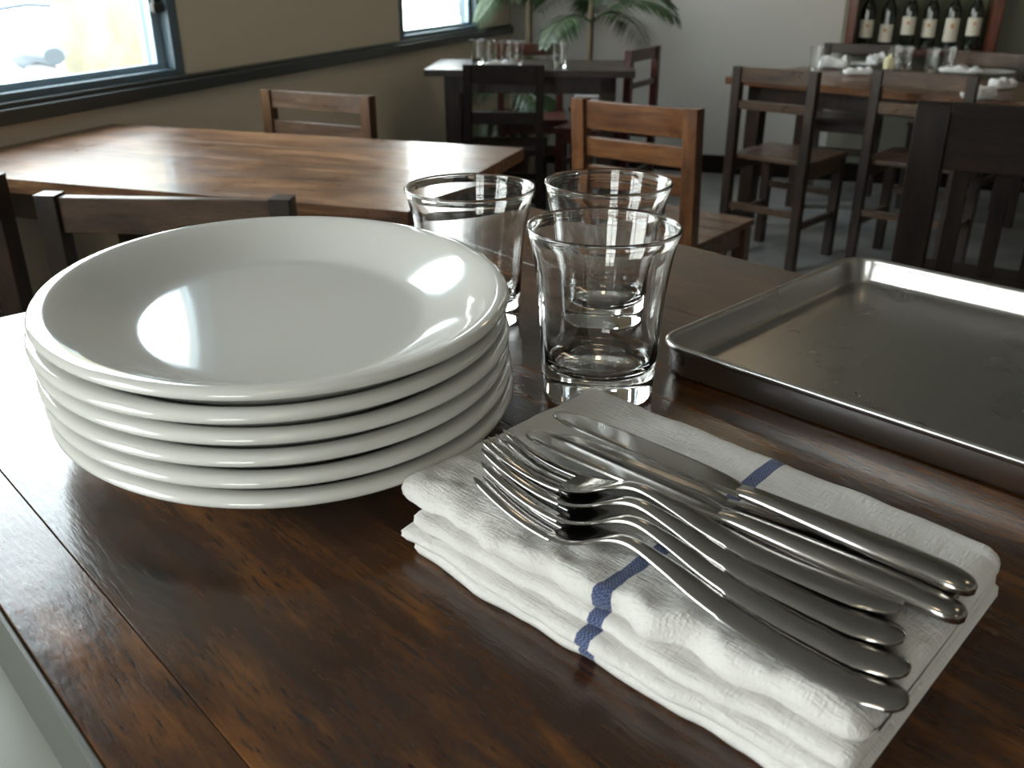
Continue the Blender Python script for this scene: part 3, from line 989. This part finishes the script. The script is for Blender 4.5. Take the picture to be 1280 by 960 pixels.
lab = patch(.0386, -155, -25, .060, .150).build('paper_label', M_LABEL, bt)
patch(.0389, -102, -78, .112, .128, 5).build('label_emblem', M_EMBLEM, lab)
names = ['leftmost wine bottle in the cabinet, in the shade of its side', 'second wine bottle from the left in the cabinet, with a low cream label', 'third wine bottle from the left in the cabinet',
         'third wine bottle from the right in the cabinet', 'second wine bottle from the right in the cabinet, with the longest label', 'rightmost wine bottle in the cabinet']
for i in range(6):
    p = ROOM @ Vector((CAB0 + .105 + i * .108, -.13 + random.uniform(-.015, .015), cz0 + .0352))
    if i == 0:
        bt.location = p; bt['label'] = names[0]; o = bt
    else:
        o = dup(bt, p, label=names[i])
    o.rotation_euler = (0, 0, ANG + R(random.uniform(-14, 14)) + R(-5))
    for ch in o.children:
        if ch.name.startswith('paper_label'):
            ch.location.z = (-.008, -.030, .010, -.002, -.040, .010)[i]
            if i == 4: ch.scale.z = 1.3

# ------------------------------------------------------------------ small table ware far behind
def small_glass_mesh():
    return MB().lathe([(0, 0), (.026, 0), (.028, .003), (.031, .05), (.036, .11), (.0352, .1108), (.0342, .11), (.0295, .05), (.026, .014), (0, .012)], 24)


sg = small_glass_mesh().build('drinking_glass', M_GLASS)


def put_glass(px, py, z, lb, grp, sc_=1.0):
    global sg
    if sg.get('label') is None:
        o = sg
    else:
        o = sg.copy(); COL.objects.link(o)
    o.location = pix(px, py, z) + Vector((0, 0, .0005))
    o.scale = (sc_,) * 3
    tag(o, lb, 'glass', grp)
    return o


ZF, ZG = .75, .70
GF = 'glasses on the far window table'
put_glass(597, 80, ZF, 'clear glass on the far window table, leftmost by the sill', GF)
put_glass(610, 83, ZF, 'clear glass on the far window table, second from the left', GF)
put_glass(634, 82, ZF, 'clear glass on the far window table, third from the left', GF)
put_glass(645, 84, ZF, 'clear glass on the far window table, right of a folded napkin', GF)
put_glass(700, 84, ZF, 'clear glass on the far window table, the one nearest the palm stem', GF)
GG = 'glasses on the wine-cabinet table'
put_glass(1019, 88, ZG, 'clear glass on the wine-cabinet table, at its left end', GG)
put_glass(1116, 86, ZG, 'clear glass on the wine-cabinet table, under the third bottle from the right', GG)
put_glass(1131, 87, ZG, 'clear glass on the wine-cabinet table, beside a yellowish napkin', GG)
put_glass(1163, 90, ZG, 'clear glass on the wine-cabinet table, second from the right', GG)
put_glass(1184, 88, ZG, 'clear glass on the wine-cabinet table, rightmost one', GG)


def crumpled(name, loc, sx, sy, sz, rz, lb, cat, grp, mat=M_NAP2, seed=0):
    """a loosely folded cloth: two thick folds with a raised bent corner"""
    mb = MB()
    lo = []
    nx, ny = 18, 20
    for i in range(nx + 1):
        u = i / nx
        e = math.sqrt(max(.02, 1 - abs(2 * u - 1) ** 6))
        ring = []
        for k in range(ny):
            t = 2 * math.pi * k / ny
            c, s_ = math.cos(t), math.sin(t)
            yy = sy / 2 * math.copysign(abs(c) ** .6, c) * e
            zz = sz / 2 * math.copysign(abs(s_) ** .8, s_) * e
            p = Vector(((u - .5) * sx, yy, sz / 2 + zz))
            nn = noise.noise((p.x * 40, p.y * 40, seed + p.z * 30))
            if zz > 0:
                p.z += sz * (.5 * nn + .55 * max(0, noise.noise((u * 3, seed, 1))))
            p.z = max(p.z, .0)
            ring.append(p)
        lo.append(ring)
    o = mb.loops(lo).build(name, mat, angle=70)
    o.location = loc; o.rotation_euler = (0, 0, rz)
    return tag(o, lb, cat, grp)


NG = 'napkins on the wine-cabinet table'
up = Vector((0, 0, .0006))
crumpled('napkin', pix(1042, 86, ZG) + up, .15, .08, .05, R(-20), 'crumpled white napkin at the left end of the wine-cabinet table', 'napkin', NG, seed=1)
crumpled('napkin', pix(1072, 94, ZG) + up, .14, .06, .03, R(-5), 'rolled bluish white napkin near the front edge of the wine-cabinet table', 'napkin', NG, seed=2)
crumpled('napkin', pix(1094, 82, ZG) + up, .10, .07, .05, R(30), 'peaked white napkin under the second bottle of the cabinet', 'napkin', NG, seed=3)
crumpled('napkin', pix(1110, 89, ZG) + up, .05, .05, .06, R(0), 'small yellowish folded napkin beside the middle glasses', 'napkin', NG, mat=plain('yellowish_cloth', (.72, .66, .42), .9), seed=4)
crumpled('napkin', pix(1200, 92, ZG) + up, .20, .09, .03, R(-30), 'flat white napkin below the rightmost bottle', 'napkin', NG, seed=5)
crumpled('napkin', pix(1222, 124, ZG) + up, .14, .10, .04, R(35), 'large white folded napkin showing above the black chair rail', 'napkin', NG, seed=6)
crumpled('napkin', pix(1252, 112, ZG) + up, .13, .06, .04, R(20), 'narrow folded napkin right of the large one above the black chair', 'napkin', NG, seed=7)
crumpled('napkin', pix(622, 84, ZF) + up, .12, .08, .025, R(10), 'flat white napkin between the glasses on the far window table', 'napkin', 'napkins on the far window table', seed=8)


def side_plate(loc, r, lb, grp):
    o = MB().lathe([(0, .004), (r * .55, .004), (r * .7, .008), (r * .98, .016), (r, .015), (r * .97, .012), (r * .7, .003), (r * .55, 0), (0, .001)], 40).build('side_plate', M_WHITE)
    o.location = loc
    return tag(o, lb, 'plate', grp)


side_plate(pix(1072, 83, ZG) + up, .10, 'white plate behind the rolled napkin on the wine-cabinet table', 'plates on the wine-cabinet table')
side_plate(pix(1238, 93, ZG) + up, .11, 'white plate near the tan-railed chair on the wine-cabinet table', 'plates on the wine-cabinet table')

# bottle on the far sill
cf = MB().lathe([(0, 0), (.032, 0), (.036, .006), (.036, .07), (.030, .10), (.014, .135), (.013, .165), (.016, .17), (.0145, .172), (.0115, .165), (.012, .135), (.028, .10), (.033, .07), (.032, .010), (0, .008)], 28).build('water_bottle', M_GLASS)
cf.scale = (.8, .8, .9)
cf.location = ROOM @ Vector((-.045, -.78, .8725))
tag(cf, 'clear glass bottle standing in the far window', 'bottle')


st = thing('stool', 'small dark stool before the palm pots, carrying folded white linen', 'stool', (.45, 5.12, 0), R(-10))
box('seat', (-.13, .13, -.12, .12, .47, .495), M_DARKX, st)
for sx in (-1, 1):
    for sy in (-1, 1):
        box('leg', (sx * .105 - .014, sx * .105 + .014, sy * .095 - .014, sy * .095 + .014, 0, .47), M_DARK, st)
for k in range(7):
    fl_ = MB()
    hw_, z0_ = .105 + random.uniform(-.006, .004), .4955 + k * .0205
    fl_.loops([[Vector((x_, .085 * math.copysign(abs(math.cos(t)) ** .3, math.cos(t)), z0_ + .010 + .0098 * math.copysign(abs(math.sin(t)) ** .7, math.sin(t)))) for t in [2 * math.pi * q / 20 for q in range(20)]] for x_ in (-hw_, -hw_ * .5, 0, hw_ * .5, hw_)])
    fo = fl_.build('folded_linen', M_NAP2, angle=60)
    fo.location = (.45, 5.12, 0); fo.rotation_euler = (0, 0, R(-10 + random.uniform(-3, 3)))
    tag(fo, ('lowest', 'second lowest', 'third lowest', 'middle', 'third highest', 'second highest', 'topmost')[k] + ' folded white cloth in the pile on the stool by the palms', 'linen', 'folded linen on the stool')

# ------------------------------------------------------------------ palms
def pot(par, r, h, mat):
    MB().lathe([(0, 0), (r * .72, 0), (r * .76, .01), (r, h - .02), (r * 1.06, h - .018), (r * 1.06, h), (r * .95, h), (r * .9, h - .03), (0, h - .03)], 36).build('pot', mat, par)
    MB().lathe([(0, h - .029), (r * .7, h - .024), (r * .88, h - .029)], 24).build('soil', M_SOIL, par)


def palm(loc, h, nfr, label, potmat, pr_, ph_, seed, fl=.75, lean=.0):
    rnd = random.Random(seed)
    o = thing('potted_palm', label, 'plant', loc)
    pot(o, pr_, ph_, potmat)
    pts = [Vector((lean * t * t, .01 * math.sin(t * 5), ph_ - .03 + (h - ph_ + .03) * t)) for t in [k / 8 for k in range(9)]]
    MB().tube(pts, [.022 - .006 * k / 8 for k in range(9)], 10).build('stem', M_TRUNK, o)
    top = pts[-1]
    for i in range(nfr):
        az = 2 * math.pi * i / nfr + rnd.uniform(-.25, .25)
        el = rnd.uniform(.25, 1.25)
        L = fl * rnd.uniform(.75, 1.1)
        st_ = top - Vector((0, 0, rnd.uniform(0, .22)))
        mb = MB()
        path = []
        dirv = Vector((math.cos(az) * math.cos(el), math.sin(az) * math.cos(el), math.sin(el)))
        p = st_.copy()
        n = 16
        for k in range(n + 1):
            path.append(p.copy())
            p += dirv * (L / n)
            dirv = (dirv + Vector((0, 0, -.11))).normalized()
        mb.tube(path, [.006 - .004 * k / n for k in range(n + 1)], 5)
        for k in range(3, n + 1):
            d = (path[k] - path[k - 1]).normalized()
            side = d.cross(Vector((0, 0, 1))).normalized()
            for s_ in (-1, 1):
                for q in (0, .5):
                    base = path[k - 1].lerp(path[k], q)
                    ll = .20 * math.sin(math.pi * (.18 + .8 * (k + q) / (n + 1.5))) + .03
                    ld_ = (side * s_ + d * .8 + Vector((0, 0, -.35 + rnd.uniform(-.15, .15)))).normalized()
                    mid = base + ld_ * ll * .5 + Vector((0, 0, .008))
                    tip = base + ld_ * ll + Vector((0, 0, -.03))
                    wv = d * .0048
                    mb.add([base - wv * .4, base + wv * .4, mid + wv, tip, mid - wv], [(0, 1, 2, 3, 4)])
        Ri = ROOM.inverted(); L0 = Vector(loc)
        for i_, p_ in enumerate(mb.v):
            q_ = Ri @ (p_ + L0)
            q_.x = max(q_.x, .045); q_.y = min(q_.y, -.02)
            mb.v[i_] = ROOM @ q_ - L0
        mb.build('frond', M_PALM, o, smooth=False)
    return o


palm((.44, 5.45, 0), 1.02, 9, 'tall green palm with a single bare stem before the pale back wall', M_POT, .13, .28, 3, fl=.62)
palm((.10, 5.68, 0), 1.18, 10, 'palm in the corner beside the far window, left of the tall one', M_POTY, .12, .30, 5, fl=.62)
palm((-.0, 5.36, 0), 0.62, 7, 'low dark palm under the far window corner', plain('brown_pot', (.12, .06, .03), .5), .11, .24, 9, fl=.42)


# ------------------------------------------------------------------ unseen round ceiling lamps, added to brighten the walls
M_FILL, n_, b_ = new_mat('warm_fill_diffuser')
b_.inputs['Emission Color'].default_value = (1, .78, .50, 1)
b_.inputs['Emission Strength'].default_value = 6
b_.inputs['Base Color'].default_value = (.8, .75, .65, 1)
for (x, y, lb) in ((1.7, -2.2, 'unseen round ceiling lamp towards the palms, added as warm fill'), (4.6, -2.2, 'unseen round ceiling lamp in front of the wine cabinet, added as warm fill'), (2.2, -6.8, 'unseen round ceiling lamp near the added front window, added as warm fill'), (5.2, -6.0, 'unseen round ceiling lamp on the right side of the room, added as warm fill')):
    o = thing('fill_ceiling_lamp', lb, 'lamp', ROOM @ Vector((x, y, CEIL)), group='added ceiling lamps')
    MB().lathe([(0, 0), (.20, 0), (.22, -.02), (.22, -.07), (.205, -.07), (.205, -.03), (0, -.03)], 40).build('housing', M_LATCH, o)
    MB().lathe([(0, -.085), (.10, -.080), (.17, -.066), (.204, -.045), (.204, -.031), (0, -.031)], 40).build('diffuser', M_FILL, o)
